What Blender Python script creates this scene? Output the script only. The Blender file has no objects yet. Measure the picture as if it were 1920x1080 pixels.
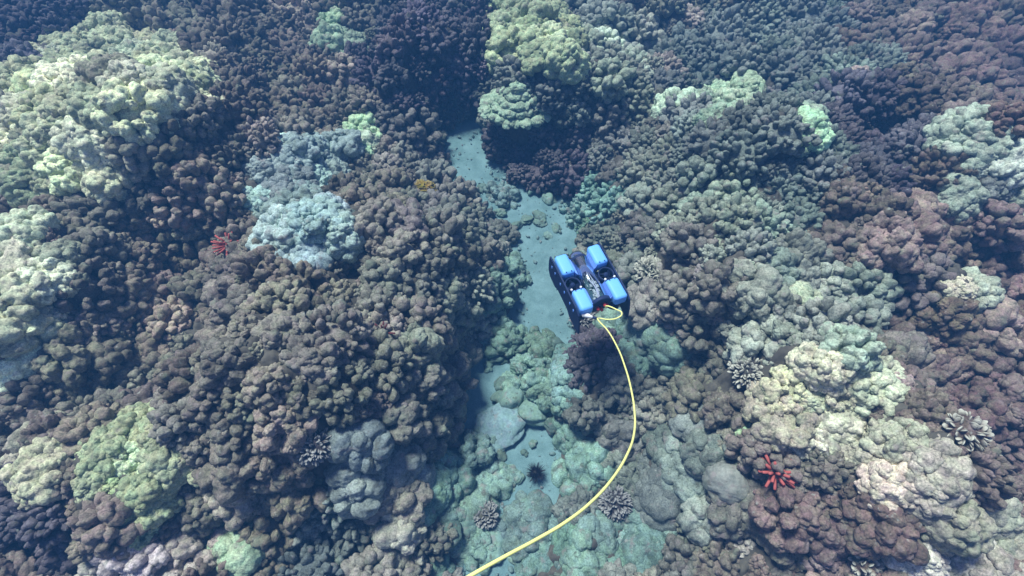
import bpy, bmesh, math, random
import numpy as np
from mathutils import Vector, Matrix
R = math.radians
C = bpy.context.scene.collection
scene = bpy.context.scene

# ------------------------------------------------------------------ camera
CAM = np.array([0.0, 0.0, 3.6]); PITCH = R(58.0); F = 960.0
fw = np.array([0, math.cos(PITCH), -math.sin(PITCH)]); rt = np.array([1.0, 0, 0]); up = np.array([0, math.sin(PITCH), math.cos(PITCH)])
cd = bpy.data.cameras.new('camera'); cam = bpy.data.objects.new('camera', cd); C.objects.link(cam)
cam.location = CAM; cam.rotation_euler = (R(90) - PITCH, 0, 0)
cd.sensor_width = 36; cd.lens = 18.0; cd.clip_start = 0.02; cd.clip_end = 500
scene.camera = cam

# ------------------------------------------------------------------ light
SUN_EL, SUN_AZ = R(66), R(-45)             # azimuth from +Y towards +X
w = bpy.data.worlds.new('World'); scene.world = w; w.use_nodes = True
nt = w.node_tree; nt.nodes.clear()
sky = nt.nodes.new('ShaderNodeTexSky'); sky.sky_type = 'NISHITA'; sky.sun_disc = False
sky.sun_elevation = SUN_EL; sky.sun_rotation = SUN_AZ
bg = nt.nodes.new('ShaderNodeBackground'); bg.inputs['Strength'].default_value = 0.066
wo = nt.nodes.new('ShaderNodeOutputWorld')
tint = nt.nodes.new('ShaderNodeMix'); tint.data_type = 'RGBA'; tint.blend_type = 'MULTIPLY'; tint.inputs[0].default_value = 1; tint.inputs[7].default_value = (.95, .84, 1.22, 1)   # light filtered by the water
nt.links.new(sky.outputs[0], tint.inputs[6]); nt.links.new(tint.outputs[2], bg.inputs[0]); nt.links.new(bg.outputs[0], wo.inputs[0])
sl = bpy.data.lights.new('sun', 'SUN'); sl.energy = 4.7; sl.angle = R(13); sl.color = (0.92, 1.0, 0.95)
so = bpy.data.objects.new('sun', sl); C.objects.link(so)
sv = Vector((math.sin(SUN_AZ) * math.cos(SUN_EL), math.cos(SUN_AZ) * math.cos(SUN_EL), math.sin(SUN_EL)))
so.rotation_euler = sv.to_track_quat('Z', 'Y').to_euler(); so.location = sv * 30
vs = scene.view_settings; vs.view_transform = 'Standard'; vs.look = 'None'; vs.gamma = 1; vs.use_curve_mapping = False
vs.exposure = 0.66
scene.cycles.max_bounces = 5; scene.cycles.diffuse_bounces = 2; scene.cycles.volume_bounces = 0
scene.cycles.transparent_max_bounces = 8

rng = np.random.default_rng(7); random.seed(7)

# ------------------------------------------------------------------ projection helpers (world <-> photograph pixels, used to find where things stand)
def ray(u, v):
    u = np.asarray(u, float); v = np.asarray(v, float)
    return fw + ((u - 960) / F)[..., None] * rt + ((540 - v) / F)[..., None] * up
def at_z(u, v, z):
    d = ray(u, v); t = (z - CAM[2]) / d[..., 2]
    return CAM + d * t[..., None]
def at_depth(u, v, t):
    return CAM + ray(np.array(u), np.array(v)) * t
def project(p):
    q = np.asarray(p) - CAM; t = q @ fw
    return 960 + F * (q @ rt) / t, 540 - F * (q @ up) / t, t

# ------------------------------------------------------------------ noise
class Noise2:
    def __init__(s, seed): s.g = np.random.default_rng(seed).random((256, 256))
    def __call__(s, x, y):
        xi = np.floor(x).astype(int); yi = np.floor(y).astype(int); fx = x - xi; fy = y - yi
        fx = fx * fx * (3 - 2 * fx); fy = fy * fy * (3 - 2 * fy)
        g = s.g; a = g[xi % 256, yi % 256]; b = g[(xi + 1) % 256, yi % 256]; c = g[xi % 256, (yi + 1) % 256]; d = g[(xi + 1) % 256, (yi + 1) % 256]
        return (a * (1 - fx) + b * fx) * (1 - fy) + (c * (1 - fx) + d * fx) * fy * 1.0 - 0.5
N1, N2, N3 = Noise2(1), Noise2(2), Noise2(3)
def worley(x, y, cell, seed):
    """domes: 1 at a cell's centre falling to 0 at its rim"""
    g = np.random.default_rng(seed).random((256, 256, 3))
    px, py = x / cell, y / cell; ix = np.floor(px).astype(int); iy = np.floor(py).astype(int)
    best = np.zeros_like(px)
    for dx in (-1, 0, 1):
        for dy in (-1, 0, 1):
            q = g[(ix + dx) % 256, (iy + dy) % 256]
            cx = ix + dx + q[..., 0]; cy = iy + dy + q[..., 1]; r = 0.48 + 0.3 * q[..., 2]
            h = np.sqrt(np.maximum(0, 1 - ((px - cx) ** 2 + (py - cy) ** 2) / r ** 2)) * r
            best = np.maximum(best, h)
    return best

# ------------------------------------------------------------------ lie of the reef
CH = [(868, 265, 56), (878, 300, 52), (890, 335, 40), (930, 375, 40), (1000, 400, 74), (1018, 450, 66), (1030, 520, 68), (1028, 590, 70), (990, 635, 60), (935, 690, 80),
      (930, 775, 84), (942, 835, 112), (985, 885, 70), (975, 955, 44), (930, 1020, 40), (915, 1100, 60)]
chp = at_z(np.array([c[0] for c in CH]), np.array([c[1] for c in CH]), 0.0)
chw = np.array([c[2] for c in CH]) / F * np.linalg.norm(chp - CAM, axis=1) * 0.92
def channel(x, y):
    """distance beyond the channel's edge (negative inside)"""
    best = np.full(np.shape(x), 1e9)
    for i in range(len(CH) - 1):
        a, b = chp[i, :2], chp[i + 1, :2]; ab = b - a
        t = np.clip(((x - a[0]) * ab[0] + (y - a[1]) * ab[1]) / (ab @ ab), 0, 1)
        d = np.hypot(x - a[0] - t * ab[0], y - a[1] - t * ab[1]) - (chw[i] * (1 - t) + chw[i + 1] * t)
        best = np.minimum(best, d)
    return best
# u, v, z at the top, half width x, half width y, height
MD = [(640, 560, .85, .92, .90, .78), (560, 780, .5, .7, .42, .28), (190, 215, .85, 1.25, .75, .62), (20, 560, .8, .55, .8, .55), (790, 110, .6, .6, .6, .55),
      (995, 75, .6, .5, .7, .45), (1010, 310, .3, .32, .22, .34), (1480, 460, .75, 1.0, 1.0, .6), (1340, 270, .6, .75, .6, .45), (1690, 230, .7, .8, .8, .5),
      (1880, 350, .8, .6, .5, .5), (1560, 800, .85, .7, .48, .58), (1830, 640, .6, .5, .5, .30), (220, 900, .5, .6, .4, .34), (1090, 690, .3, .25, .3, .26),
      (1800, 1010, .7, .6, .4, .4), (450, 330, .6, .9, .6, .34), (1150, 140, .5, .6, .4, .30), (1290, 560, .4, .35, .5, .2), (720, 880, .3, .4, .25, .16), (1400, 700, .4, .3, .3, .2), (980, 178, .6, .95, .30, .5)]
mc = [at_z(np.array(float(m[0])), np.array(float(m[1])), m[2]) for m in MD]
PIT = [(1620, 300, .35, .25, .35), (1800, 90, .5, .3, .3), (1655, 650, .22, .3, .35), (1800, 700, .4, .2, .2), (960, 250, .75, .15, .4), (520, 215, .25, .15, .3), (700, 105, .2, .3, .2),
       (1230, 60, .4, .2, .5), (370, 720, .12, .35, .3), (470, 640, .25, .12, .25), (690, 560, .2, .12, .2), (1290, 690, .25, .12, .25), (60, 1030, .5, .2, .25), (330, 470, .35, .12, .2), (1050, 355, .2, .12, .3)]
pc = [at_z(np.array(float(m[0])), np.array(float(m[1])), 0.4) for m in PIT]
def H(x, y):
    x = np.asarray(x, float); y = np.asarray(y, float)
    d = channel(x, y) + 0.10 * N1(x * 3.1 + 9, y * 3.1) + 0.05 * N2(x * 9, y * 9)
    s = np.clip(d / 0.42, 0, 1); s = s * s * (3 - 2 * s)
    h = 0.20 * s + 0.10 * np.clip(d - .3, 0, 2)
    for m, c in zip(MD, mc):
        r2 = ((x - c[0]) / m[3]) ** 2 + ((y - c[1]) / m[4]) ** 2
        h = h + m[5] * np.exp(-r2 ** 1.8) * np.clip(d / 0.2, 0, 1)
    for m, c in zip(PIT, pc):
        r2 = ((x - c[0]) / m[2]) ** 2 + ((y - c[1]) / m[3]) ** 2
        h = h - m[4] * np.exp(-r2 ** 1.3) * np.clip(d / 0.2, 0, 1)
    h = h + s * (0.26 * N1(x * 1.3, y * 1.3) + 0.16 * N2(x * 2.9, y * 2.9) + 0.08 * N3(x * 6.1, y * 6.1))
    return np.where(d < 0, np.maximum(-0.25, d * 0.8), h)
def normal(x, y, e=0.06):
    gx = (H(x + e, y) - H(x - e, y)) / (2 * e); gy = (H(x, y + e) - H(x, y - e)) / (2 * e)
    n = np.stack([-gx, -gy, np.ones_like(gx)], -1)
    return n / np.linalg.norm(n, axis=-1, keepdims=True)
def hits(u, v):
    d = ray(u, v); t = np.full(np.shape(u), 1.6); live = np.ones(np.shape(u), bool)
    for k in range(330):
        p = CAM + d * t[..., None]; g = p[..., 2] - np.maximum(H(p[..., 0], p[..., 1]), 0.0)
        live &= g > 0.004
        t = t + np.where(live, np.clip(g * 0.35, 0.004, 0.2), 0)
        if not live.any(): break
    return CAM + d * t[..., None]

# ------------------------------------------------------------------ materials
def new_mat(name):
    m = bpy.data.materials.new(name); m.use_nodes = True
    t = m.node_tree; b = t.nodes['Principled BSDF']; b.inputs['Specular IOR Level'].default_value = 0.25
    return m, t, b
def node(t, kind, **kw):
    n = t.nodes.new(kind)
    for k, v in kw.items():
        if k in n.inputs: n.inputs[k].default_value = v
        else: setattr(n, k, v)
    return n
def coral_mat(name, lo=0.55, hi=1.5, speck=0.5, bump=0.9, fine=100, tip=None):
    m, t, b = new_mat(name); L = t.links.new
    oi = node(t, 'ShaderNodeObjectInfo'); geo = node(t, 'ShaderNodeNewGeometry')
    n1 = node(t, 'ShaderNodeTexNoise', Scale=9.0, Detail=5.0, Roughness=0.65); L(geo.outputs['Position'], n1.inputs['Vector'])
    n2 = node(t, 'ShaderNodeTexNoise', Scale=float(fine), Detail=3.0, Roughness=0.7); L(geo.outputs['Position'], n2.inputs['Vector'])
    r1 = node(t, 'ShaderNodeMapRange'); r1.inputs[1].default_value = .3; r1.inputs[2].default_value = .7; r1.inputs[3].default_value = lo; r1.inputs[4].default_value = hi
    L(n1.outputs['Fac'], r1.inputs[0])
    r2 = node(t, 'ShaderNodeMapRange'); r2.inputs[1].default_value = .3; r2.inputs[2].default_value = .7; r2.inputs[3].default_value = 1 - speck; r2.inputs[4].default_value = 1 + speck
    L(n2.outputs['Fac'], r2.inputs[0])
    mu = node(t, 'ShaderNodeMath', operation='MULTIPLY'); L(r1.outputs[0], mu.inputs[0]); L(r2.outputs[0], mu.inputs[1])
    hs = node(t, 'ShaderNodeHueSaturation'); hs.inputs['Saturation'].default_value = 1.1; L(oi.outputs['Color'], hs.inputs['Color']); L(mu.outputs[0], hs.inputs['Value'])
    n3 = node(t, 'ShaderNodeTexNoise', Scale=22.0, Detail=2.0); L(geo.outputs['Position'], n3.inputs['Vector'])
    r3 = node(t, 'ShaderNodeMapRange'); r3.inputs[1].default_value = .35; r3.inputs[2].default_value = .65; r3.inputs[3].default_value = .47; r3.inputs[4].default_value = .53
    L(n3.outputs['Fac'], r3.inputs[0]); L(r3.outputs[0], hs.inputs['Hue'])
    out = hs.outputs[0]
    # pale scars and bare skeleton patches
    n4 = node(t, 'ShaderNodeTexNoise', Scale=34.0, Detail=2.0); L(geo.outputs['Position'], n4.inputs['Vector'])
    r4 = node(t, 'ShaderNodeMapRange'); r4.inputs[1].default_value = .66; r4.inputs[2].default_value = .74; r4.inputs[3].default_value = 0; r4.inputs[4].default_value = .55
    L(n4.outputs['Fac'], r4.inputs[0])
    mx = node(t, 'ShaderNodeMix', data_type='RGBA'); L(r4.outputs[0], mx.inputs[0]); L(out, mx.inputs[6]); mx.inputs[7].default_value = (.36, .38, .33, 1); out = mx.outputs[2]
    for sc_, lo_, hi_, amt, cc in ((13.0, .58, .68, .55, (.25, .20, .195, 1)), (17.0, .60, .68, .7, (.075, .075, .055, 1)), (7.0, .60, .70, .45, (.20, .25, .17, 1))):   # coralline crust, turf, greener tissue
        n5 = node(t, 'ShaderNodeTexNoise', Scale=sc_, Detail=4.0, Roughness=.6); mp = node(t, 'ShaderNodeVectorMath', operation='ADD'); mp.inputs[1].default_value = (sc_, 3 * sc_, 5)
        L(geo.outputs['Position'], mp.inputs[0]); L(mp.outputs[0], n5.inputs['Vector'])
        r5 = node(t, 'ShaderNodeMapRange'); r5.inputs[1].default_value = lo_; r5.inputs[2].default_value = hi_; r5.inputs[3].default_value = 0; r5.inputs[4].default_value = amt; L(n5.outputs['Fac'], r5.inputs[0])
        m5 = node(t, 'ShaderNodeMix', data_type='RGBA'); L(r5.outputs[0], m5.inputs[0]); L(out, m5.inputs[6]); m5.inputs[7].default_value = cc; out = m5.outputs[2]
    if tip:
        at = node(t, 'ShaderNodeAttribute', attribute_name='tip')
        mt = node(t, 'ShaderNodeMix', data_type='RGBA'); L(at.outputs['Fac'], mt.inputs[0]); L(out, mt.inputs[6]); mt.inputs[7].default_value = tip + (1,); out = mt.outputs[2]
    L(out, b.inputs['Base Color']); b.inputs['Roughness'].default_value = 0.85
    bp = node(t, 'ShaderNodeBump', Strength=bump, Distance=0.006); L(n2.outputs['Fac'], bp.inputs['Height']); L(bp.outputs[0], b.inputs['Normal'])
    return m
M_CORAL = coral_mat('coral_skin')
M_BRANCH = coral_mat('branch_coral_skin', tip=(.34, .34, .32))
def plain(name, col, rough=.5, noise=0.0, scale=20, bump=0.0, metal=0.0, spec=.3):
    m, t, b = new_mat(name); b.inputs['Roughness'].default_value = rough; b.inputs['Metallic'].default_value = metal; b.inputs['Specular IOR Level'].default_value = spec
    tc = node(t, 'ShaderNodeTexCoord'); n = node(t, 'ShaderNodeTexNoise', Scale=float(scale), Detail=4.0); t.links.new(tc.outputs['Object'], n.inputs['Vector'])
    r = node(t, 'ShaderNodeMapRange'); r.inputs[3].default_value = 1 - noise; r.inputs[4].default_value = 1 + noise; t.links.new(n.outputs['Fac'], r.inputs[0])
    hs = node(t, 'ShaderNodeHueSaturation'); hs.inputs['Color'].default_value = tuple(col) + (1,); t.links.new(r.outputs[0], hs.inputs['Value']); t.links.new(hs.outputs[0], b.inputs['Base Color'])
    if bump:
        bp = node(t, 'ShaderNodeBump', Strength=bump, Distance=0.01); t.links.new(n.outputs['Fac'], bp.inputs['Height']); t.links.new(bp.outputs[0], b.inputs['Normal'])
    return m

# ------------------------------------------------------------------ object helpers
def link(name, me, mat, parent=None):
    o = bpy.data.objects.new(name, me); C.objects.link(o)
    if mat is not None and not me.materials: me.materials.append(mat)
    if parent is not None: o.parent = parent
    return o
def tag(o, label=None, cat=None, group=None, kind=None):
    for k, v in (('label', label), ('category', cat), ('group', group), ('kind', kind)):
        if v: o[k] = v
    return o
def empty(name, loc=(0, 0, 0)):
    o = bpy.data.objects.new(name, None); C.objects.link(o); o.location = loc; o.empty_display_size = .1
    return o
def mesh_np(name, V, Fc, smooth=True, attr=None):
    me = bpy.data.meshes.new(name); n = Fc.shape[1]
    me.vertices.add(len(V)); me.vertices.foreach_set('co', np.ascontiguousarray(V, dtype=np.float32).ravel())
    me.loops.add(Fc.size); me.loops.foreach_set('vertex_index', np.ascontiguousarray(Fc, dtype=np.int32).ravel())
    me.polygons.add(len(Fc)); me.polygons.foreach_set('loop_start', np.arange(0, Fc.size, n, dtype=np.int32)); me.polygons.foreach_set('loop_total', np.full(len(Fc), n, dtype=np.int32))
    me.polygons.foreach_set('use_smooth', np.full(len(Fc), smooth))
    me.update(calc_edges=True); me.validate()
    if attr is not None:
        a = me.attributes.new('tip', 'FLOAT', 'POINT'); a.data.foreach_set('value', np.ascontiguousarray(attr, dtype=np.float32))
    return me
def ico(sub):
    bm = bmesh.new(); bmesh.ops.create_icosphere(bm, subdivisions=sub, radius=1)
    V = np.array([v.co[:] for v in bm.verts]); Fc = np.array([[v.index for v in f.verts] for f in bm.faces]); bm.free()
    return V, Fc
ICO = {k: ico(k) for k in (2, 3, 4)}

# ------------------------------------------------------------------ the setting: reef rock and sand
def grid(x0, x1, y0, y1, n, m):
    X, Y = np.meshgrid(np.linspace(x0, x1, n), np.linspace(y0, y1, m), indexing='ij')
    i = np.arange((n - 1) * (m - 1)); a = (i // (m - 1)) * m + i % (m - 1)
    return X, Y, np.stack([a, a + m, a + m + 1, a + 1], 1)
X, Y, Fc = grid(-7.2, 7.2, -1.0, 8.4, 1180, 770)
hh = H(X, Y); dm = np.clip((channel(X, Y) - .02) / .1, 0, 1)
warp = 0.03 * N2(X * 14, Y * 14)
hh = hh - 0.03 * dm + dm * (0.12 * worley(X + warp, Y - warp, 0.085, 5) + 0.02 * worley(X, Y, 0.03, 6))
bed = link('reef_seabed', mesh_np('reef_seabed', np.stack([X, Y, hh], -1).reshape(-1, 3), Fc), None)
m, t, b = new_mat('reef_rock')
n1 = node(t, 'ShaderNodeTexNoise', Scale=3.0, Detail=8.0, Roughness=.7); n2 = node(t, 'ShaderNodeTexNoise', Scale=40.0, Detail=4.0)
geo = node(t, 'ShaderNodeNewGeometry'); t.links.new(geo.outputs['Position'], n1.inputs['Vector']); t.links.new(geo.outputs['Position'], n2.inputs['Vector'])
cr = node(t, 'ShaderNodeValToRGB'); cr.color_ramp.elements[0].position = .3; cr.color_ramp.elements[0].color = (.05, .045, .04, 1); cr.color_ramp.elements[1].position = .72; cr.color_ramp.elements[1].color = (.13, .12, .095, 1)
mm = node(t, 'ShaderNodeMix', data_type='FLOAT'); mm.inputs[0].default_value = .5; t.links.new(n1.outputs['Fac'], mm.inputs[2]); t.links.new(n2.outputs['Fac'], mm.inputs[3])
t.links.new(mm.outputs[0], cr.inputs[0]); t.links.new(cr.outputs[0], b.inputs['Base Color']); b.inputs['Roughness'].default_value = .9
bp = node(t, 'ShaderNodeBump', Strength=.5, Distance=.01); t.links.new(n2.outputs['Fac'], bp.inputs['Height']); t.links.new(bp.outputs[0], b.inputs['Normal'])
bed.data.materials.append(m); tag(bed, kind='structure')
X, Y, Fc = grid(-60, 60, -40, 80, 60, 60)
far = link('seabed', mesh_np('seabed', np.stack([X, Y, np.full_like(X, -.3)], -1).reshape(-1, 3), Fc), m); tag(far, kind='structure')

X, Y, Fc = grid(-1.6, 1.4, -1.2, 5.6, 260, 560)
zs = 0.03 * N1(X * 1.7, Y * 1.7) + 0.02 * N2(X * 5, Y * 5) + 0.008 * N3(X * 17, Y * 17) + .004 * N1(X * 45, Y * 45)
ms, t, b = new_mat('sand')
n1 = node(t, 'ShaderNodeTexNoise', Scale=5.0, Detail=6.0, Roughness=.65); n2 = node(t, 'ShaderNodeTexNoise', Scale=160.0, Detail=2.0)
cr = node(t, 'ShaderNodeValToRGB'); cr.color_ramp.elements[0].position = .36; cr.color_ramp.elements[0].color = (.095, .178, .18, 1); cr.color_ramp.elements[1].position = .65; cr.color_ramp.elements[1].color = (.195, .325, .335, 1)
geo = node(t, 'ShaderNodeNewGeometry'); t.links.new(geo.outputs['Position'], n1.inputs['Vector']); t.links.new(geo.outputs['Position'], n2.inputs['Vector'])
mm = node(t, 'ShaderNodeMix', data_type='FLOAT'); mm.inputs[0].default_value = .3; t.links.new(n1.outputs['Fac'], mm.inputs[2]); t.links.new(n2.outputs['Fac'], mm.inputs[3])
t.links.new(mm.outputs[0], cr.inputs[0]); t.links.new(cr.outputs[0], b.inputs['Base Color']); b.inputs['Roughness'].default_value = .95
bp = node(t, 'ShaderNodeBump', Strength=.35, Distance=.01); t.links.new(n2.outputs['Fac'], bp.inputs['Height']); t.links.new(bp.outputs[0], b.inputs['Normal'])
sand = link('sand', mesh_np('sand', np.stack([X, Y, zs], -1).reshape(-1, 3), Fc), ms); tag(sand, kind='structure')

# ------------------------------------------------------------------ coral shapes
def rand_dirs(n, g, zmin=-0.2):
    i = np.arange(n) + .5; z = zmin + (1 - zmin) * (1 - i / n); a = i * 2.399963 + g.random() * 6.28
    z = np.clip(z + g.normal(0, .10, n), zmin, 1); a = a + g.normal(0, .22, n); r = np.sqrt(1 - z * z)
    return np.stack([r * np.cos(a), r * np.sin(a), z], 1)
def basis(d):
    h = np.where(abs(d[2]) < .9, 1, 0) * np.array([0, 0, 1.]) + np.where(abs(d[2]) < .9, 0, 1) * np.array([1., 0, 0])
    a = np.cross(h, d); a /= np.linalg.norm(a); return a, np.cross(d, a), d
def lump(g, sub, r, elong, nsub, amp, dirn, wid=.62, rough=.06):
    """one knob: an ellipsoid along dirn with smaller swellings on it"""
    V, Fc = ICO[sub]; q = np.ones(len(V))
    if nsub:
        D = rand_dirs(nsub, g, -.5); ang = np.arccos(np.clip(V @ D.T, -1, 1)); wd = wid * g.uniform(.7, 1.25, nsub)
        q = q + amp * np.max(np.sqrt(np.maximum(0, 1 - (ang / wd) ** 2)), 1)
    k = g.normal(0, 2.2, (4, 3)); ph = g.random(4) * 6.28
    q = q + rough * np.sin(V @ k.T + ph).sum(1) / 2 + rough * .35 * np.sin(V @ (k.T * 3.3) + ph * 2).sum(1)
    a, b2, c = basis(dirn); P = V * q[:, None] * r
    sx, sy = g.uniform(.82, 1.2, 2)
    return P[:, :1] * a * sx + P[:, 1:2] * b2 * sy + P[:, 2:] * c * elong, Fc
def colony(name, seed, Rx, Rz, n, rl, rh, elong=1.15, nsub=9, amp=.22, sub=4, zmin=-.15, upright=.3, core=.8, wid=.62, rough=.06):
    g = np.random.default_rng(seed); Vs, Fs, off = [], [], 0
    D = rand_dirs(n, g, zmin); sx, sy = g.uniform(.8, 1.2, 2); k = g.normal(0, 1.7, (3, 3)); ph = g.random(3) * 6.28
    for d in D:
        f = 1 + .20 * np.sin(k @ d + ph).sum() / 1.5 + g.normal(0, .09)
        p = np.array([d[0] * Rx * sx, d[1] * Rx * sy, max(d[2], -.1) * Rz]) * f
        dd = d * (1 - upright) + np.array([0, 0, upright]); dd /= np.linalg.norm(dd)
        r = g.uniform(rl, rh) * (1.15 if g.random() < .2 else 1)
        V, Fc = lump(g, sub, r, elong * g.uniform(.85, 1.25), nsub, amp, dd, wid, rough)
        Vs.append(V + p - dd * r * .3); Fs.append(Fc + off); off += len(V)
    V, Fc = ICO[3]; Vs.append(V * np.array([Rx * sx, Rx * sy, Rz]) * core); Fs.append(Fc + off)
    return mesh_np(name, np.concatenate(Vs), np.concatenate(Fs))
def branch_colony(name, seed, Rr, n, blade=1.0):
    """cauliflower coral: stubby flattened branches fanning out of one base, pale at the tips"""
    g = np.random.default_rng(seed); Vs, Fs, As, off = [], [], [], 0; V0, F0 = ICO[3]
    for d in rand_dirs(n, g, .02):
        dd = d + g.normal(0, .08, 3); dd /= np.linalg.norm(dd); a, b2, c = basis(dd); ro = g.random() * 6.28
        a, b2 = a * math.cos(ro) + b2 * math.sin(ro), -a * math.sin(ro) + b2 * math.cos(ro)
        w1 = Rr * g.uniform(.075, .13) * blade; w2 = Rr * g.uniform(.045, .06); L = Rr * g.uniform(.28, .36)
        f = 1 + .12 * np.sin(V0 @ g.normal(0, 3, (3, 3)).T).sum(1) / 2; tz = V0[:, 2]; tap = .62 + .38 * np.clip(tz + .6, 0, 1)
        P = a * (V0[:, :1] * w1 * (f * tap)[:, None]) + b2 * (V0[:, 1:2] * w2 * (f * tap)[:, None]) + c * (tz[:, None] * L)
        P = P + dd * Rr * g.uniform(.58, .66) * np.array([1, 1, .85])
        Vs.append(P); Fs.append(F0 + off); off += len(P); As.append(np.clip((tz - .25) / .5, 0, 1) * g.uniform(.55, 1))
    V, Fc = ICO[3]; Vs.append(V * Rr * .70 * np.array([1, 1, .85])); Fs.append(Fc + off); As.append(np.zeros(len(V)))
    return mesh_np(name, np.concatenate(Vs), np.concatenate(Fs), attr=np.concatenate(As))

LIB = {
 'lobe':    [colony('lobe_coral', 100 + i, .125, .125, 26 + i % 4 * 6, .026, .048, 1.2, 8, .26, core=.70, rough=.11) for i in range(10)],
 'knob':    [colony('knob_coral', 150 + i, .130, .125, 56 + i % 4 * 8, .017, .032, 1.3, 7, .26, sub=3, core=.70, rough=.10) for i in range(9)],
 'finger':  [colony('finger_coral', 200 + i, .135, .12, 90 + i % 3 * 12, .012, .022, 1.6, 5, .22, sub=3, upright=.35, core=.78) for i in range(8)],
 'stub':    [colony('stub_coral', 250 + i, .13, .12, 62 + i % 3 * 10, .014, .030, 1.35, 7, .26, sub=3, upright=.3, core=.70, rough=.10) for i in range(9)],
 'boulder': [colony('boulder_coral', 300 + i, .13, .085, 17 + i % 4 * 4, .034, .072, .85, 9, .18, core=.8, wid=.6, rough=.08) for i in range(8)],
 'pale':    [colony('mound_coral', 400 + i, .135, .10, 48 + i % 3 * 8, .022, .046, 1.0, 9, .25, core=.88, wid=.5) for i in range(9)],
}

# ------------------------------------------------------------------ which coral grows where (u, v, half sizes in pixels, kind, colour)
BROWN, GREY, DARK, RUST = (.184, .162, .130), (.158, .180, .155), (.092, .080, .090), (.165, .124, .108)
PALE, MINT, ICE, TEAL, CREAM = (.46, .48, .32), (.31, .40, .28), (.29, .37, .33), (.165, .245, .205), (.40, .375, .285)
ASH = (.26, .29, .235)
LIME, BLUSH = (.36, .41, .25), (.36, .335, .285)
LIGHT = (.50, .50, .36)
STONY = (.195, .235, .21)
ZONES = [
 (230, 150, 190, 95, 'pale', PALE), (70, 250, 130, 130, 'pale', PALE), (170, 310, 60, 50, 'pale', PALE), (25, 570, 105, 125, 'pale', LIGHT), (15, 430, 60, 60, 'pale', LIGHT),
 (960, 258, 150, 24, 'finger', DARK), (985, 60, 85, 70, 'pale', LIME), (1010, 105, 75, 40, 'pale', LIME), (1340, 195, 80, 38, 'pale', MINT), (1505, 245, 35, 40, 'pale', MINT), (635, 70, 30, 35, 'pale', MINT),  # first entry: the ledge's shade over the hollow, painted as dark coral
 (565, 330, 88, 75, 'pale', ICE), (535, 400, 76, 62, 'pale', ICE), (642, 425, 52, 38, 'pale', ICE), (560, 450, 60, 30, 'boulder', ICE), (668, 275, 26, 34, 'pale', MINT), (600, 178, 22, 18, 'pale', PALE),
 (245, 890, 90, 85, 'pale', LIME), (90, 880, 45, 50, 'pale', CREAM), (240, 975, 45, 35, 'pale', LIME), (445, 1010, 50, 30, 'boulder', MINT), (450, 945, 25, 22, 'boulder', MINT), (535, 950, 30, 22, 'boulder', MINT),
 (330, 1050, 110, 60, 'lobe', BLUSH), (230, 1070, 60, 40, 'knob', BLUSH), (595, 745, 20, 24, 'pale', MINT),
 (1555, 752, 120, 85, 'pale', LIGHT), (1440, 820, 70, 30, 'pale', MINT), (1600, 840, 95, 50, 'pale', CREAM), (1680, 880, 60, 50, 'pale', CREAM), (1770, 940, 75, 55, 'pale', CREAM), (1840, 1030, 120, 65, 'pale', BLUSH),
 (1860, 330, 110, 65, 'pale', ASH), (1795, 560, 40, 30, 'pale', CREAM), (1345, 980, 22, 22, 'boulder', ASH), (1290, 390, 110, 65, 'stub', ASH), (1380, 440, 80, 50, 'finger', ASH), (1450, 560, 80, 120, 'lobe', ASH), (1560, 600, 70, 80, 'knob', ASH),
 (720, 860, 90, 55, 'boulder', STONY), (850, 920, 60, 55, 'boulder', TEAL), (1060, 870, 80, 90, 'boulder', TEAL), (960, 1000, 130, 60, 'boulder', TEAL), (1000, 1060, 260, 40, 'boulder', TEAL), (1200, 1000, 90, 60, 'boulder', TEAL),
 (1010, 700, 50, 60, 'boulder', TEAL), (960, 760, 50, 30, 'boulder', TEAL), (950, 545, 55, 75, 'lobe', TEAL), (930, 640, 45, 35, 'boulder', TEAL), (1280, 880, 80, 90, 'boulder', GREY), (1190, 650, 60, 60, 'boulder', TEAL),
 (1150, 90, 80, 60, 'knob', ASH), (1100, 390, 60, 40, 'finger', TEAL),
 (800, 90, 110, 130, 'finger', DARK), (1010, 310, 110, 55, 'finger', DARK), (1090, 660, 60, 90, 'finger', DARK), (1650, 260, 110, 110, 'finger', DARK), (1850, 90, 110, 90, 'lobe', RUST), (90, 90, 140, 90, 'finger', DARK),
 (60, 1010, 90, 80, 'finger', DARK), (1830, 860, 90, 90, 'finger', RUST), (1820, 660, 130, 110, 'lobe', RUST), (1600, 1000, 160, 100, 'lobe', RUST), (620, 1000, 120, 80, 'finger', GREY), (1450, 200, 200, 200, 'finger', GREY),
]
def zone(u, v):
    for z in ZONES:
        q = ((u - z[0]) / z[2]) ** 2 + ((v - z[1]) / z[3]) ** 2
        if q < 1 + 1.0 * N1(np.array(u / 28.), np.array(v / 28.)) + .5 * N2(np.array(u / 9.), np.array(v / 9.)): return z[4], z[5]
    n = N2(np.array(u / 110.), np.array(v / 110.)); n2 = N3(np.array(u / 90.), np.array(v / 90.))
    if v < 330: k = 'finger' if n > 0.08 else ('stub' if n > -.2 else 'knob')
    else: k = 'lobe' if n > (.22 if v < 620 else .05) else ('knob' if n > -.15 else 'stub')
    if v > 330 and n2 > .32: k = 'finger'
    f = np.clip((u - 1450) / 450, 0, 1)
    c = np.array(BROWN) * (1 - f) + np.array(RUST) * f
    g = np.clip(1 - abs(u - 1020) / 420, 0, 1); c = c * (1 - g) + np.array(GREY) * g  # water's colour cast put into coral colour: redder right, greener mid-channel
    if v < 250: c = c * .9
    return k, tuple(c)

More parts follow.
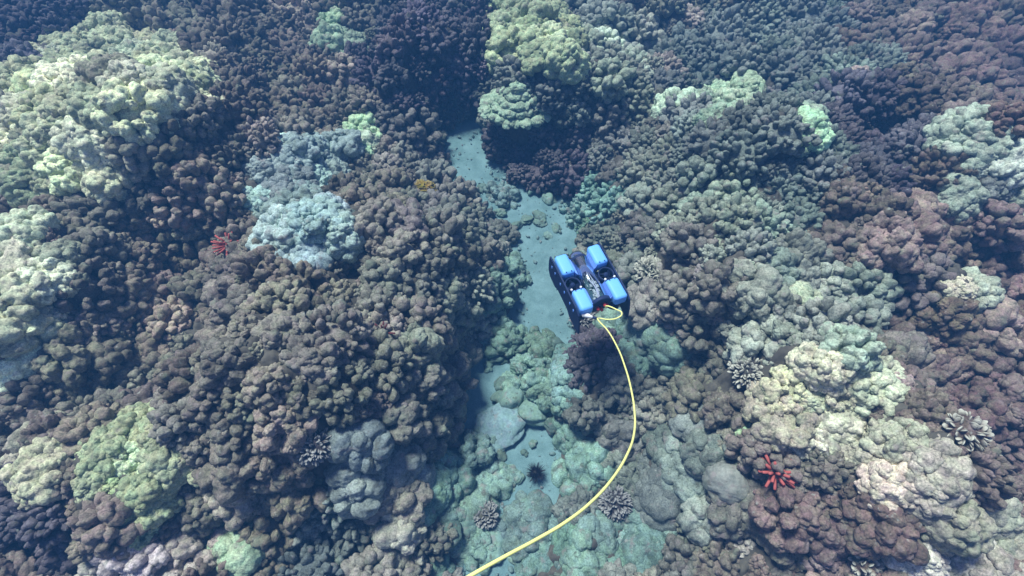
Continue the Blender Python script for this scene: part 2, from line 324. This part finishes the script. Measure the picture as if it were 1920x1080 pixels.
SPECIALS = [(1395, 705, .13), (1150, 945, .12), (597, 840, .12), (800, 862, .09), (1215, 520, .13), (912, 968, .10), (1090, 605, .12), (490, 520, .09),   # branch corals
            (970, 206, .10), (795, 372, .10), (1435, 895, .01), (446, 482, .05), (722, 632, .03), (1004, 890, .11), (1357, 905, .13), (945, 795, .17), (1790, 815, .11), (1836, 848, .09), (1605, 1052, .10)]
sp = hits(np.array([s[0] for s in SPECIALS], float), np.array([s[1] for s in SPECIALS], float))
ROV_AT = at_depth(1106., 522., 3.0)

SPACE = {'lobe': .20, 'knob': .195, 'finger': .20, 'stub': .20, 'boulder': .19, 'pale': .185}
g = np.random.default_rng(11); NC = 26000
U = g.uniform(-60, 1980, NC); Vv = g.uniform(-50, 1130, NC); P = hits(U, Vv); chd = channel(P[:, 0], P[:, 1]); NRM = normal(P[:, 0], P[:, 1])
placed = []; cells = {}; order = [(i, 1.0) for i in range(NC)] + [(i, .64) for i in range(NC)] + [(i, .42) for i in range(NC)]
counts = {}
for i, fit in order:
    k, col = zone(U[i], Vv[i]); p = P[i]; far_ = np.linalg.norm(p - CAM)
    onsand = any(((U[i] - a) / c) ** 2 + ((Vv[i] - b_) / d_) ** 2 < 1 for a, b_, c, d_ in ((1015, 690, 38, 62), (925, 636, 40, 22), (890, 885, 45, 36), (975, 752, 45, 18), (890, 990, 60, 50), (1010, 1010, 60, 40), (960, 368, 20, 10)))
    if onsand and fit == 1: k, col = ('boulder' if (i % 3) else 'lobe'), TEAL; p = p - np.array([0, 0, .02])
    if p[2] < 0.06 and chd[i] < 0.06 and not (onsand and fit < .9 + .2 * (i % 2)): continue
    if any(np.hypot(*(sp[j][:2] - p[:2])) < s[2] + .025 for j, s in enumerate(SPECIALS)): continue
    s = SPACE[k] * fit * (1 + .10 * max(0, far_ - 3.3)); key = tuple(np.floor(p / .25).astype(int)); ok = True
    for a in (-2, -1, 0, 1, 2):
        for b_ in (-2, -1, 0, 1, 2):
            for c in (-2, -1, 0, 1, 2):
                for q, sq in cells.get((key[0] + a, key[1] + b_, key[2] + c), ()):
                    if np.sum((q - p) ** 2) < (.5 * (s + sq)) ** 2: ok = False; break
                if not ok: break
            if not ok: break
        if not ok: break
    if not ok or counts.get(k, 0) >= 300: continue
    cells.setdefault(key, []).append((p, s)); counts[k] = counts.get(k, 0) + 1
    placed.append((k, col, p, NRM[i], s, U[i], Vv[i], far_))

NAMES = {'lobe': 'lobe_coral', 'knob': 'knob_coral', 'finger': 'finger_coral', 'stub': 'stub_coral', 'boulder': 'boulder_coral', 'pale': 'mound_coral'}
LOOK = {'lobe': 'fist-lobed coral head', 'knob': 'knobbly coral head', 'finger': 'short-fingered coral bush', 'stub': 'stubby coral clump', 'boulder': 'smooth coral hump', 'pale': 'lumpy coral mound'}
def colour_word(c):
    if c in (PALE,): return 'pale yellow-green'
    if c == MINT: return 'pale mint green'
    if c == ICE: return 'whitish blue-grey'
    if c == CREAM: return 'cream'
    if c == TEAL: return 'dull teal'
    if c == DARK: return 'dark purplish'
    if c == RUST: return 'reddish brown'
    if c == LIME: return 'yellow-green'
    if c == BLUSH: return 'pinkish buff'
    if c == LIGHT: return 'bright cream'
    if c == STONY: return 'grey teal'
    if c == ASH: return 'ash grey'
    if c == GREY: return 'grey-green'
    return 'brownish grey'
def where(u, v):
    a = 'along the hazy top edge' if v < 200 else 'beyond the drone' if v < 420 else 'level with the drone' if v < 640 else 'nearer than the drone' if v < 860 else 'along the bottom edge'
    b = ('at far left' if u < 240 else 'on left reef' if u < 560 else 'just left of sand channel' if u < 860 else 'in sand channel' if u < 1120
         else 'just right of sand channel' if u < 1400 else 'on right reef' if u < 1680 else 'at far right')
    return b + ' ' + a
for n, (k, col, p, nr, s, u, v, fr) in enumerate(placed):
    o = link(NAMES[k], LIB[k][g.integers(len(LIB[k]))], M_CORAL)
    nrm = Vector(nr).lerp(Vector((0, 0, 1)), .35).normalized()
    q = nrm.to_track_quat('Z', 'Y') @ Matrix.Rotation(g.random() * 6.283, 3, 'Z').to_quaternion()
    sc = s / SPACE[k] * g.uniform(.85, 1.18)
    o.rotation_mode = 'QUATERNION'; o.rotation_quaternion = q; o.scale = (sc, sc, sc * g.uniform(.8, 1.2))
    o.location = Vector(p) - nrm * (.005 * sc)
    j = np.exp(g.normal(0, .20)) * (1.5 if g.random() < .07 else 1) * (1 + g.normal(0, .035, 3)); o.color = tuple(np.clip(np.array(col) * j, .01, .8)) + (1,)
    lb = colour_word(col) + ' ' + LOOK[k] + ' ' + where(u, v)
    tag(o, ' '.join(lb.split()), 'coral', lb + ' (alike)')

# the reef goes on beyond the picture: one mass of coral knobs round its edges
g = np.random.default_rng(97); q = g.uniform([-7, -.9], [7, 8.2], (60000, 2)); zq = H(q[:, 0], q[:, 1]); pu, pv_, pt = project(np.stack([q[:, 0], q[:, 1], zq], 1))
off_ = np.maximum(np.maximum(-pu, pu - 1920), np.maximum(-pv_, pv_ - 1080)); ok = (pt > .5) & (off_ > 70) & (off_ < 900) & (channel(q[:, 0], q[:, 1]) > .1); q, zq = q[ok][:9000], zq[ok][:9000]
Vs, Fs, n0 = [], [], 0
for (x, y), z in zip(q, zq):
    V, Fc = lump(g, 2, g.uniform(.03, .06), 1.2, 5, .2, np.array([g.normal(0, .3), g.normal(0, .3), 1.0]) / 1.1); Vs.append(V + np.array([x, y, z + .05])); Fs.append(Fc + n0); n0 += len(V)
o = link('reef_cover', mesh_np('reef_cover', np.concatenate(Vs), np.concatenate(Fs)), M_CORAL); o.color = BROWN + (1,); tag(o, 'brownish grey mass of coral knobs continuing beyond the edges of the view', kind='stuff')

# ------------------------------------------------------------------ corals, rocks and urchins that stand out
def put(o, j, dz=0.0, rz=0.0):
    o.location = (sp[j][0], sp[j][1], sp[j][2] + dz); o.rotation_euler = (0, 0, rz); return o
BR = ['white-tipped branching coral head on the right bank beside the tether', 'white-tipped branching coral head beside the tether near the bottom edge',
      'purplish branching coral head at the foot of the left mound', 'small dark branching coral beside a teal boulder coral left of the channel',
      'pale curly branching coral head just right of the drone', 'small pale branching coral among teal boulders by the bottom edge',
      'dim branching coral under the rear left corner of the drone', 'small branching coral beside the red urchin on left mound']
BC = [(.05, .045, .045), (.06, .055, .06), (.07, .06, .07), (.05, .05, .06), (.09, .11, .09), (.1, .1, .09), (.06, .055, .07), (.07, .06, .06)]
BR += [None] * 8 + ['cream-tipped branching coral, larger of two on the dark reef at far right', 'cream-tipped branching coral, smaller of two on the dark reef at far right', 'cream-tipped branching coral at the bottom edge of right reef']
M_CREAM = coral_mat('cream_branch_skin', tip=(.56, .55, .45))
for j in (0, 1, 2, 3, 4, 5, 6, 7, 16, 17, 18):
    o = link('branch_coral', branch_colony('branch_coral', 500 + j, SPECIALS[j][2], (190 if SPECIALS[j][2] > .1 else 110) if j < 8 else 70, (1.5 if j in (4, 5) else 1.0) if j < 8 else 1.5), M_BRANCH if j < 8 and j not in (0, 4) else M_CREAM)
    put(o, j, .06); o.color = (BC[j] if j < 8 else (.10, .07, .06)) + (1,); tag(o, BR[j], 'coral', 'branching corals')

# plate coral: stacked lobed tiers spreading to a scalloped skirt
def plate_coral():
    g = np.random.default_rng(61); Vs, Fs, off = [], [], 0
    for tier, (z, rr, n) in enumerate(((.0, .29, 36), (.05, .21, 24), (.10, .14, 14), (.16, .08, 8), (.22, .02, 3))):
        for i in range(n):
            a = 6.283 * i / n + g.normal(0, .08); q = rr * g.uniform(.85, 1.1)
            V, Fc = lump(g, 4, g.uniform(.036, .054), .62, 9, .2, np.array([.15 * math.cos(a), .15 * math.sin(a), .97]), .5)
            Vs.append(V + np.array([q * math.cos(a), q * math.sin(a) * .8, z + g.normal(0, .008)])); Fs.append(Fc + off); off += len(V)
        V, Fc = ICO[3]; Vs.append(V * np.array([rr, rr * .8, .045]) + np.array([0, 0, z])); Fs.append(Fc + off); off += len(V)
    V, Fc = ICO[3]; Vs.append(V * np.array([.15, .12, .14]) + np.array([0, .04, -.06])); Fs.append(Fc + off)
    return mesh_np('plate_coral', np.concatenate(Vs), np.concatenate(Fs))
o = put(link('plate_coral', plate_coral(), M_CORAL), 8, .03); o.color = (.30, .39, .28, 1)
tag(o, 'pale green tiered plate coral jutting over the hollow at the sand channel head', 'coral')

# yellow ridged coral: winding ridges over a low cushion
def ridge_coral(seed=62, fr=6.0, wid=.55):
    g = np.random.default_rng(seed)
    bm = bmesh.new(); bmesh.ops.create_icosphere(bm, subdivisions=6, radius=1)
    V = np.array([v.co[:] for v in bm.verts]); Fc = np.array([[v.index for v in f.verts] for f in bm.faces]); bm.free()
    s = np.zeros(len(V)); W = V + .25 * np.sin(V @ g.normal(0, 3, (3, 3)).T + g.random(3) * 6)
    for k in g.normal(0, fr, (5, 3)): s += np.sin(W @ k + g.random() * 6.28)
    ridge = np.exp(-(s / wid) ** 2)
    return mesh_np('ridge_coral', V * np.array([.11, .085, .07]) * (1 + .22 * ridge)[:, None], Fc, attr=ridge * .7)
M_RIDGE = coral_mat('ridge_coral_skin', tip=(.42, .34, .13))
o = put(link('ridge_coral', ridge_coral(), M_RIDGE), 9, .10); o.color = (.16, .115, .02, 1)
tag(o, 'mustard yellow coral with winding ridges on the upper edge of left mound', 'coral')

def spiny(name, n, L, rb, body, zmin, seed, tipr=.55, seg=6, droop=0.0):
    """an urchin's spines as one mesh: tapered rods with blunt ends"""
    g = np.random.default_rng(seed); bm = bmesh.new()
    for d in rand_dirs(n, g, zmin):
        l = L * g.uniform(.75, 1.1); d = Vector(d); rm = d.to_track_quat('Z', 'Y').to_matrix().to_4x4()
        bmesh.ops.create_cone(bm, cap_ends=True, segments=seg, radius1=rb, radius2=rb * tipr, depth=l, matrix=Matrix.Translation(d * (body * .8 + l / 2)) @ rm)
    me = bpy.data.meshes.new(name); bm.to_mesh(me); bm.free(); me.polygons.foreach_set('use_smooth', [True] * len(me.polygons)); return me
M_DIM = plain('shaded_red_spine', (.12, .03, .03), .7, .3, 60); M_RED = plain('red_spine', (.42, .10, .085), .8, .35, 60); M_REDB = plain('red_shell', (.18, .02, .02), .7, .2)  # M_DIM: red spines with the crevice's shade painted into their colour
M_BLK = plain('black_spine', (.012, .010, .016), .5, .2); 
def urchin(name, label, j, mesh, body, mb, ms_, dz, rot=(0, 0, 0), sc=1, group=None):
    e = empty(name, (sp[j][0], sp[j][1], sp[j][2] + dz)); e.rotation_euler = rot; e.scale = (sc,) * 3
    V, Fc = ICO[3]; link('shell', mesh_np('shell', V * body * np.array([1, 1, .7]), Fc), mb, e)
    link('spines', mesh, ms_, e); tag(e, label, 'sea urchin', group); return e
ug = 'red slate pencil urchins'
urchin('pencil_urchin', 'bright red pencil urchin with thick spines beside the smooth grey boulder', 10, spiny('spines', 30,   .085, .0112, .035, -.05, 71, .7), .036, M_REDB, M_RED, .115, (R(6), R(6), 0), .92, ug)
urchin('pencil_urchin', 'red pencil urchin standing in a gap on the left reef below the whitish coral', 11, spiny('spines', 26, .085, .0085, .035, .2, 72, .7), .036, M_REDB, M_RED, .14, (R(25), 0, 0), 1.0, ug)
urchin('pencil_urchin', 'dim pencil urchin half hidden between lobes in the middle of the left mound', 12, spiny('spines', 18, .08, .008, .03, .2, 73, .7), .032, M_REDB, M_DIM, .06, (R(50), 0, 0), .9, ug)
urchin('black_urchin', 'black sea urchin with fine spines on the sand near the bottom of the channel', 13, spiny('spines', 170, .068, .0028, .04, -.1, 74, .15, 5), .045, M_BLK, M_BLK, .05, sc=.78)

def rock(seed, sx, sy, sz, sub=5, crag=.12):
    g = np.random.default_rng(seed); bm = bmesh.new(); bmesh.ops.create_icosphere(bm, subdivisions=sub, radius=1)
    V = np.array([v.co[:] for v in bm.verts]); Fc = np.array([[v.index for v in f.verts] for f in bm.faces]); bm.free(); q = np.ones(len(V))
    for fz, am in ((1.5, crag), (3, crag * .6), (7, crag * .3), (15, crag * .12)):
        k = g.normal(0, fz, (4, 3)); q += am * np.sin(V @ k.T + g.random(4) * 6.28).sum(1) / 2
    return mesh_np('boulder', V * q[:, None] * np.array([sx, sy, sz]), Fc)
M_ROCK = coral_mat('boulder_stone', .75, 1.2, .25, .4, 60)
o = put(link('boulder', rock(81, .13, .12, .10), M_ROCK), 14, .05); o.color = (.24, .25, .22, 1)
tag(o, 'smooth rounded grey boulder left of the bright red urchin', 'boulder')
o = put(link('boulder', rock(82, .17, .13, .04, 5, .24), M_ROCK), 15, .02, .5); o.color = (.19, .28, .285, 1)
tag(o, 'broad flat sand-dusted boulder lying in the lower sand patch', 'boulder')
# loose stones lying on the sand
g = np.random.default_rng(91); stones = [rock(900 + i, 1, g.uniform(.7, 1), g.uniform(.4, .65), 4, .26) for i in range(6)]
ST = [(1000, 355, 18), (960, 365, 14), (985, 412, 12), (1012, 418, 13), (1010, 405, 15), (1045, 430, 12), (968, 425, 12), (1028, 445, 9), (940, 400, 13), (1030, 375, 15), (905, 355, 12),
      (930, 665, 20), (1000, 640, 18), (960, 640, 14), (915, 690, 12), (975, 800, 14), (1000, 830, 9), (905, 615, 26), (1010, 665, 22), (985, 690, 20), (950, 725, 22), (1030, 705, 22), (970, 745, 35), (1005, 770, 34), (900, 660, 20), (1040, 650, 20), (935, 745, 18), (1000, 720, 18),
      (905, 870, 18), (880, 885, 14), (935, 855, 15), (945, 905, 22), (870, 850, 14), (965, 895, 15), (985, 850, 8), (1040, 790, 22), (900, 800, 16), (1075, 960, 26), (990, 960, 28), (870, 980, 30), (840, 1000, 30), (930, 1030, 30)]
hp = hits(np.array([s[0] for s in ST], float), np.array([s[1] for s in ST], float))
for (u, v, r), p in zip(ST, hp):
    o = link('stone', stones[g.integers(6)], M_ROCK); rr = r / F * np.linalg.norm(p - CAM) * .9
    o.scale = (rr, rr, rr); o.location = p + np.array([0, 0, rr * .12]); o.rotation_euler = (g.normal(0, .2), g.normal(0, .2), g.random() * 6.28)
    o.color = tuple(np.array(TEAL) * g.uniform(.55, 1.25)) + (1,)
    wh = 'at the upper bend of the sand channel' if v < 460 else ('in the middle of the sand channel left of the tether' if v < 780 else 'at the bottom end of the sand channel')
    tag(o, 'loose teal-grey coral stone lying ' + wh, 'stone', 'loose stones ' + wh)

# broken coral fragments strewn over the sand, more of them towards the channel's edges
g = np.random.default_rng(95); q = g.uniform([-1.1, -.4], [1.1, 5.2], (30000, 2)); dq = channel(q[:, 0], q[:, 1]) + .10 * N1(q[:, 0] * 3.1 + 9, q[:, 1] * 3.1)
dens = N2(q[:, 0] * 4, q[:, 1] * 4) + .4 * N3(q[:, 0] * 11, q[:, 1] * 11); keep = (dq < .10) & (g.random(30000) < np.exp(dq / .10) * .9 * np.clip(dens + .5, 0, 1) + .12 * np.clip(dens, 0, 1)); q = q[keep]
Vs, Fs, off = [], [], 0; V0, F0 = ICO[2]
for x, y in q[:3600]:
    k = g.normal(0, 2, (3, 3)); r = .006 + .022 * g.random() ** 3; f = 1 + .25 * np.sin(V0 @ k.T + g.random(3) * 6).sum(1) / 2
    M3 = np.linalg.qr(g.normal(0, 1, (3, 3)))[0]; z = .03 * N1(x * 1.7, y * 1.7) + .02 * N2(x * 5, y * 5)
    Vs.append((V0 * f[:, None] * np.array([1, .7, .5]) * r) @ M3 + np.array([x, y, z + r * .25])); Fs.append(F0 + off); off += len(V0)
rub = link('rubble', mesh_np('rubble', np.concatenate(Vs), np.concatenate(Fs)), M_ROCK); rub.color = (.17, .245, .235, 1); tag(rub, 'small broken coral fragments strewn over the sand of the channel', kind='stuff')

# ------------------------------------------------------------------ underwater drone
M_BLUE = plain('blue_float', (.16, .44, 1.0), .5, .05, 30); M_BLUE2 = plain('blue_fairing', (.16, .33, .85), .4, .1, 30)
M_BLACK = plain('black_plastic', (.018, .03, .085), .6, .2, spec=.15); M_METAL = plain('silver_metal', (.6, .6, .62), .3, .1, metal=.2); M_WHITE = plain('white_plastic', (.8, .8, .78), .5, .05)
M_BOARD = plain('circuit_green', (.06, .13, .11), .5, .5, 80); M_CHIP = plain('circuit_parts', (.62, .66, .55), .4, .5, 90); M_GLAND = plain('red_gland', (.75, .06, .06), .35, .1)
M_YEL = plain('tether_yellow', (.86, .84, .28), .5, .06, 40)
M_TUBE = bpy.data.materials.new('clear_acrylic'); M_TUBE.use_nodes = True; t = M_TUBE.node_tree; t.nodes.clear()
tr = node(t, 'ShaderNodeBsdfTransparent'); tr.inputs[0].default_value = (.85, .88, .95, 1); gl = node(t, 'ShaderNodeBsdfGlossy'); gl.inputs['Roughness'].default_value = .12
fr = node(t, 'ShaderNodeFresnel', IOR=1.45); mx = node(t, 'ShaderNodeMixShader'); ou = node(t, 'ShaderNodeOutputMaterial')
t.links.new(fr.outputs[0], mx.inputs[0]); t.links.new(tr.outputs[0], mx.inputs[1]); t.links.new(gl.outputs[0], mx.inputs[2]); t.links.new(mx.outputs[0], ou.inputs[0])

def bm_mesh(name, bm, smooth=False):
    me = bpy.data.meshes.new(name); bm.to_mesh(me); bm.free()
    if smooth: me.polygons.foreach_set('use_smooth', [True] * len(me.polygons))
    return me
def box_bm(bm, lo, hi, bev=0.0, seg=3):
    r = bmesh.ops.create_cube(bm, size=1); vs = r['verts']; lo = Vector(lo); hi = Vector(hi)
    for v in vs: v.co = Vector([(lo[i] + hi[i]) / 2 + v.co[i] * (hi[i] - lo[i]) for i in range(3)])
    if bev:
        es = list({e for v in vs for e in v.link_edges}); bmesh.ops.bevel(bm, geom=es, offset=bev, segments=seg, affect='EDGES', profile=.5)
    return bm
def box(name, lo, hi, mat, parent, bev=0.0, seg=3):
    o = link(name, bm_mesh(name, box_bm(bmesh.new(), lo, hi, bev, seg), bool(bev)), mat, parent)
    return o
def lathe(name, prof, mat, parent, axis='Z', loc=(0, 0, 0), n=32, closed=True):
    """a profile of (radius, height) turned about an axis"""
    pr = np.array(prof); a = np.arange(n) * 2 * math.pi / n; m_ = len(pr)
    V = np.stack([pr[None, :, 0] * np.cos(a)[:, None], pr[None, :, 0] * np.sin(a)[:, None], np.repeat(pr[None, :, 1], n, 0)], -1).reshape(-1, 3)
    if axis == 'Y': V = V[:, [0, 2, 1]] * np.array([1, 1, 1])
    i = np.arange(n)[:, None]; j = np.arange(m_ - (0 if closed else 1))[None, :]; j2 = (j + 1) % m_
    Fq = np.stack([i * m_ + j + 0 * j, ((i + 1) % n) * m_ + j, ((i + 1) % n) * m_ + j2, i * m_ + j2], -1).reshape(-1, 4)
    o = link(name, mesh_np(name, V, Fq), mat, parent); o.location = loc; return o
rov = empty('underwater_drone', ROV_AT); rov.rotation_euler = (R(0), R(0), R(20))
tag(rov, 'blue and black underwater drone with four float blocks hovering over the sand channel', 'drone')
Z0 = -.17                                          # the block tops sit at local z = +.03
for sx in (-1, 1):
    for sy in (-1, 1):
        x0, x1 = sorted((sx * .066, sx * .147)); y0, y1 = sorted((sy * .056, sy * .200))
        f = box('float_block', (x0, y0, -.045), (x1, y1, .032), M_BLUE, rov, .019, 5)
        bm = bmesh.new()
        for xx in (.3, .7):
            bmesh.ops.create_cone(bm, cap_ends=True, segments=10, radius1=.0035, radius2=.0035, depth=.004, matrix=Matrix.Translation((x0 + (x1 - x0) * xx, sy * .068, .032)))
        link('bolt', bm_mesh('bolt', bm), M_BLACK, f)
    # side panel: a curved profile with a cut-away belly and raised ends, extruded
    out = [(-.240, -.165), (-.215, -.175), (-.11, -.17), (-.07, -.145), (.07, -.145), (.11, -.17), (.19, -.165), (.222, -.13), (.228, -.05), (.222, .005), (.17, .012), (-.16, .012), (-.205, -.01), (-.228, -.08)]
    bm = bmesh.new(); xa = sx * .154; xb = sx * .163
    va = [bm.verts.new((xa, p[0], p[1])) for p in out]; vb = [bm.verts.new((xb, p[0], p[1])) for p in out]
    bm.faces.new(va); bm.faces.new(vb[::-1])
    for i in range(len(out)): bm.faces.new((va[i], vb[i], vb[(i + 1) % len(out)], va[(i + 1) % len(out)]))
    bmesh.ops.recalc_face_normals(bm, faces=bm.faces)
    sp_ = link('side_panel', bm_mesh('side_panel', bm), M_BLACK, rov)
    bm = bmesh.new()
    for yy in (-.15, -.10, -.02, .04, .12, .17):
        box_bm(bm, (min(xb, xb + sx * .003), yy, -.055), (max(xb, xb + sx * .003), yy + .012, -.035), .001, 1)
    link('slot', bm_mesh('slot', bm), M_BLUE2, sp_)
    # blue ribbed fairing beside the tube
    bm = bmesh.new()
    for k in range(4):
        xx = sx * (.050 + .0052 * k)
        for (ya, yb) in ((-.165, -.055), (.055, .165)):
            box_bm(bm, (min(xx, xx + sx * .0036), ya, -.05), (max(xx, xx + sx * .0036), yb, -.004 + .008 * k - .004), .001, 1)
    link('fairing', bm_mesh('fairing', bm, False), M_BLUE2, rov)
    # vertical thruster between the blocks
    th = lathe('thruster', [(.041, -.06), (.045, -.06), (.048, -.025), (.048, -.004), (.043, -.002), (.041, -.015)], M_BLACK, rov, 'Z', (sx * .107, 0, 0))
    lathe('thruster_hub', [(0, -.055), (.017, -.055), (.018, -.02), (.012, -.006), (0, .0)], M_BLACK, th, closed=False)
    bm = bmesh.new()
    for k in range(3):
        a = k * 2.094 + .5 * sx; d = Vector((math.cos(a), math.sin(a), 0)); n_ = Vector((-d.y, d.x, 0))
        vv = [bm.verts.new(d * r_ + n_ * w_ * s_ + Vector((0, 0, -.018 + .008 * s_))) for r_, w_ in ((.012, .006), (.026, .012), (.038, .009)) for s_ in (-1, 1)]
        for q in (0, 2): bm.faces.new((vv[q], vv[q + 1], vv[q + 3], vv[q + 2]))
    bmesh.ops.solidify(bm, geom=bm.faces[:], thickness=.002)
    link('propeller', bm_mesh('propeller', bm), M_BLACK, th)
    bm = bmesh.new()
    for (px_, py_) in ((-.030, -.044), (.028, -.044)):
        box_bm(bm, (px_ - .006, py_ - .006, .004), (px_ + .006, py_ + .006, .019), .003, 2)
    link('bracket', bm_mesh('bracket', bm, True), M_WHITE, th)
    for sy in (-1, 1):                            # vectored thrusters low at the corners
        t2 = lathe('thruster', [(.040, -.03), (.045, -.03), (.047, .0), (.045, .03), (.040, .03)], M_BLACK, rov, 'Y', (sx * .10, sy * .135, -.105))
        t2.rotation_euler = (0, 0, sx * sy * R(45))
        lathe('thruster_hub', [(0, -.045), (.014, -.045), (.018, .0), (.012, .03), (0, .036)], M_BLACK, t2, 'Y', closed=False)
tube = lathe('electronics_tube', [(.0555, -.15), (.0575, -.15), (.0575, .15), (.0555, .15)], M_TUBE, rov, 'Y', (0, 0, -.032), 40)
box('circuit_board', (-.040, -.14, -.012), (.040, .13, -.004), M_BOARD, tube)
g = np.random.default_rng(33); bm = bmesh.new()
for k in range(46):
    x, y = g.uniform(-.034, .034), g.uniform(-.13, .11); a, b2, c = g.uniform(.002, .008), g.uniform(.003, .014), g.uniform(.004, .022)
    box_bm(bm, (x - a, y - b2, -.0045), (x + a, y + b2, -.004 + c))
link('chip', bm_mesh('chip', bm), M_CHIP, tube)
def tube_curve(name, pts, r, mat, parent=None, res=10):
    cu = bpy.data.curves.new(name, 'CURVE'); cu.dimensions = '3D'; cu.bevel_depth = r; cu.bevel_resolution = 4; cu.resolution_u = res; cu.use_fill_caps = True
    s = cu.splines.new('BEZIER'); s.bezier_points.add(len(pts) - 1)
    for bpnt, p in zip(s.bezier_points, pts): bpnt.co = p; bpnt.handle_left_type = bpnt.handle_right_type = 'AUTO'
    tmp = bpy.data.objects.new(name, cu); C.objects.link(tmp); dg = bpy.context.evaluated_depsgraph_get(); me = bpy.data.meshes.new_from_object(tmp.evaluated_get(dg))
    bpy.data.objects.remove(tmp); me.materials.clear(); me.polygons.foreach_set('use_smooth', [True] * len(me.polygons)); me.name = name
    return link(name, me, mat, parent)
tube_curve('wire', [(-.006, .13, .018), (.004, .06, .026), (-.008, 0, .030), (.006, -.06, .026), (.0, -.13, .016)], .0035, M_WHITE, tube)
tube_curve('wire', [(.016, .12, .008), (.012, .03, .022), (.018, -.04, .020), (.010, -.12, .010)], .0025, M_WHITE, tube)
lathe('end_cap', [(0, -.012), (.060, -.012), (.063, -.008), (.063, .010), (.058, .012), (0, .012)], M_BLACK, rov, 'Y', (0, -.158, -.032), 36, False)
lathe('end_cap', [(0, -.010), (.058, -.010), (.058, .010), (0, .010)], M_BLACK, rov, 'Y', (0, .158, -.036), 36, False)
lathe('dome', [(.056, 0), (.054, .02), (.045, .038), (.028, .051), (0, .057)], M_TUBE, rov, 'Y', (0, .168, -.040), 36, False)
for (x, z) in ((.012, .012), (-.026, -.012), (.030, -.005), (0, -.034)):
    lathe('cable_gland', [(0, -.022), (.008, -.022), (.0095, -.016), (.0095, 0), (0, 0)], M_GLAND, rov, 'Y', (x, -.170, -.032 + z), 16, False)
lathe('battery_tube', [(0, -.14), (.042, -.14), (.044, -.13), (.044, .13), (.042, .14), (0, .14)], M_BLACK, rov, 'Y', (0, 0, -.118), 28, False)
box('base_panel', (-.153, -.12, -.172), (.153, .12, -.164), M_BLACK, rov, .002, 1)
box('crossbar', (-.153, -.02, -.06), (.153, .02, -.052), M_BLACK, rov, .002, 1)
bpy.context.view_layer.update()

# tether: from the rear gland through a slack loop and a thimble, then up towards the surface
MW = rov.matrix_world
gl0 = MW @ Vector((.012, -.180, -.020)); gl1 = MW @ Vector((.012, -.205, -.018))
TP = [(1136, 574, 2.90), (1155, 580, 2.86), (1166, 588, 2.84), (1158, 596, 2.84), (1140, 599, 2.85), (1122, 597, 2.86), (1121, 599, 2.83), (1138, 618, 2.72), (1156, 648, 2.55), (1172, 688, 2.3), (1184, 733, 2.05), (1190, 775, 1.85),
      (1189, 812, 1.68), (1176, 852, 1.5), (1150, 895, 1.36), (1112, 938, 1.24), (1062, 978, 1.14), (1005, 1012, 1.07), (940, 1047, 1.0), (878, 1082, .95), (800, 1130, .9), (640, 1230, .85)]; UPW = [(-.6, -.05, 3.05), (-1.1, -.5, 3.7), (-1.5, -1.0, 4.38)]
pts = [tuple(gl0), tuple(gl1)] + [tuple(at_depth(float(a), float(b_), d)) for a, b_, d in TP] + UPW
te = tube_curve('tether', pts, .0038, M_YEL); tag(te, 'yellow tether cable looping from the rear of the drone to the bottom edge', 'cable')
# white thimble that takes the strain
p0 = Vector(at_depth(1118., 597., 2.86)); p1 = Vector(at_depth(1094., 589., 2.90)); d = (p1 - p0); L = d.length; bm = bmesh.new()
bmesh.ops.create_cone(bm, cap_ends=True, segments=16, radius1=.006, radius2=.019, depth=L * .75, matrix=Matrix.Translation(p0 + d * .62) @ d.to_track_quat('Z', 'Y').to_matrix().to_4x4())
link('thimble', bm_mesh('thimble', bm, True), M_WHITE, te)
bm = bmesh.new(); bmesh.ops.create_cone(bm, cap_ends=True, segments=12, radius1=.0075, radius2=.0075, depth=L * .28, matrix=Matrix.Translation(p0 + d * .12) @ d.to_track_quat('Z', 'Y').to_matrix().to_4x4())
link('clamp', bm_mesh('clamp', bm, True), M_BLACK, te)

# ------------------------------------------------------------------ the water's haze
bm = bmesh.new(); box_bm(bm, (-14, -6, -1.4), (14, 16, 4.4)); hz = link('haze', bm_mesh('haze', bm), None)
m = bpy.data.materials.new('water_haze'); m.use_nodes = True; t = m.node_tree; t.nodes.clear()
pv = node(t, 'ShaderNodeVolumePrincipled'); pv.inputs['Color'].default_value = (.065, .24, .55, 1); pv.inputs['Density'].default_value = .053; pv.inputs['Anisotropy'].default_value = .0
ou = node(t, 'ShaderNodeOutputMaterial'); t.links.new(pv.outputs[0], ou.inputs['Volume']); hz.data.materials.append(m); tag(hz, kind='stuff')
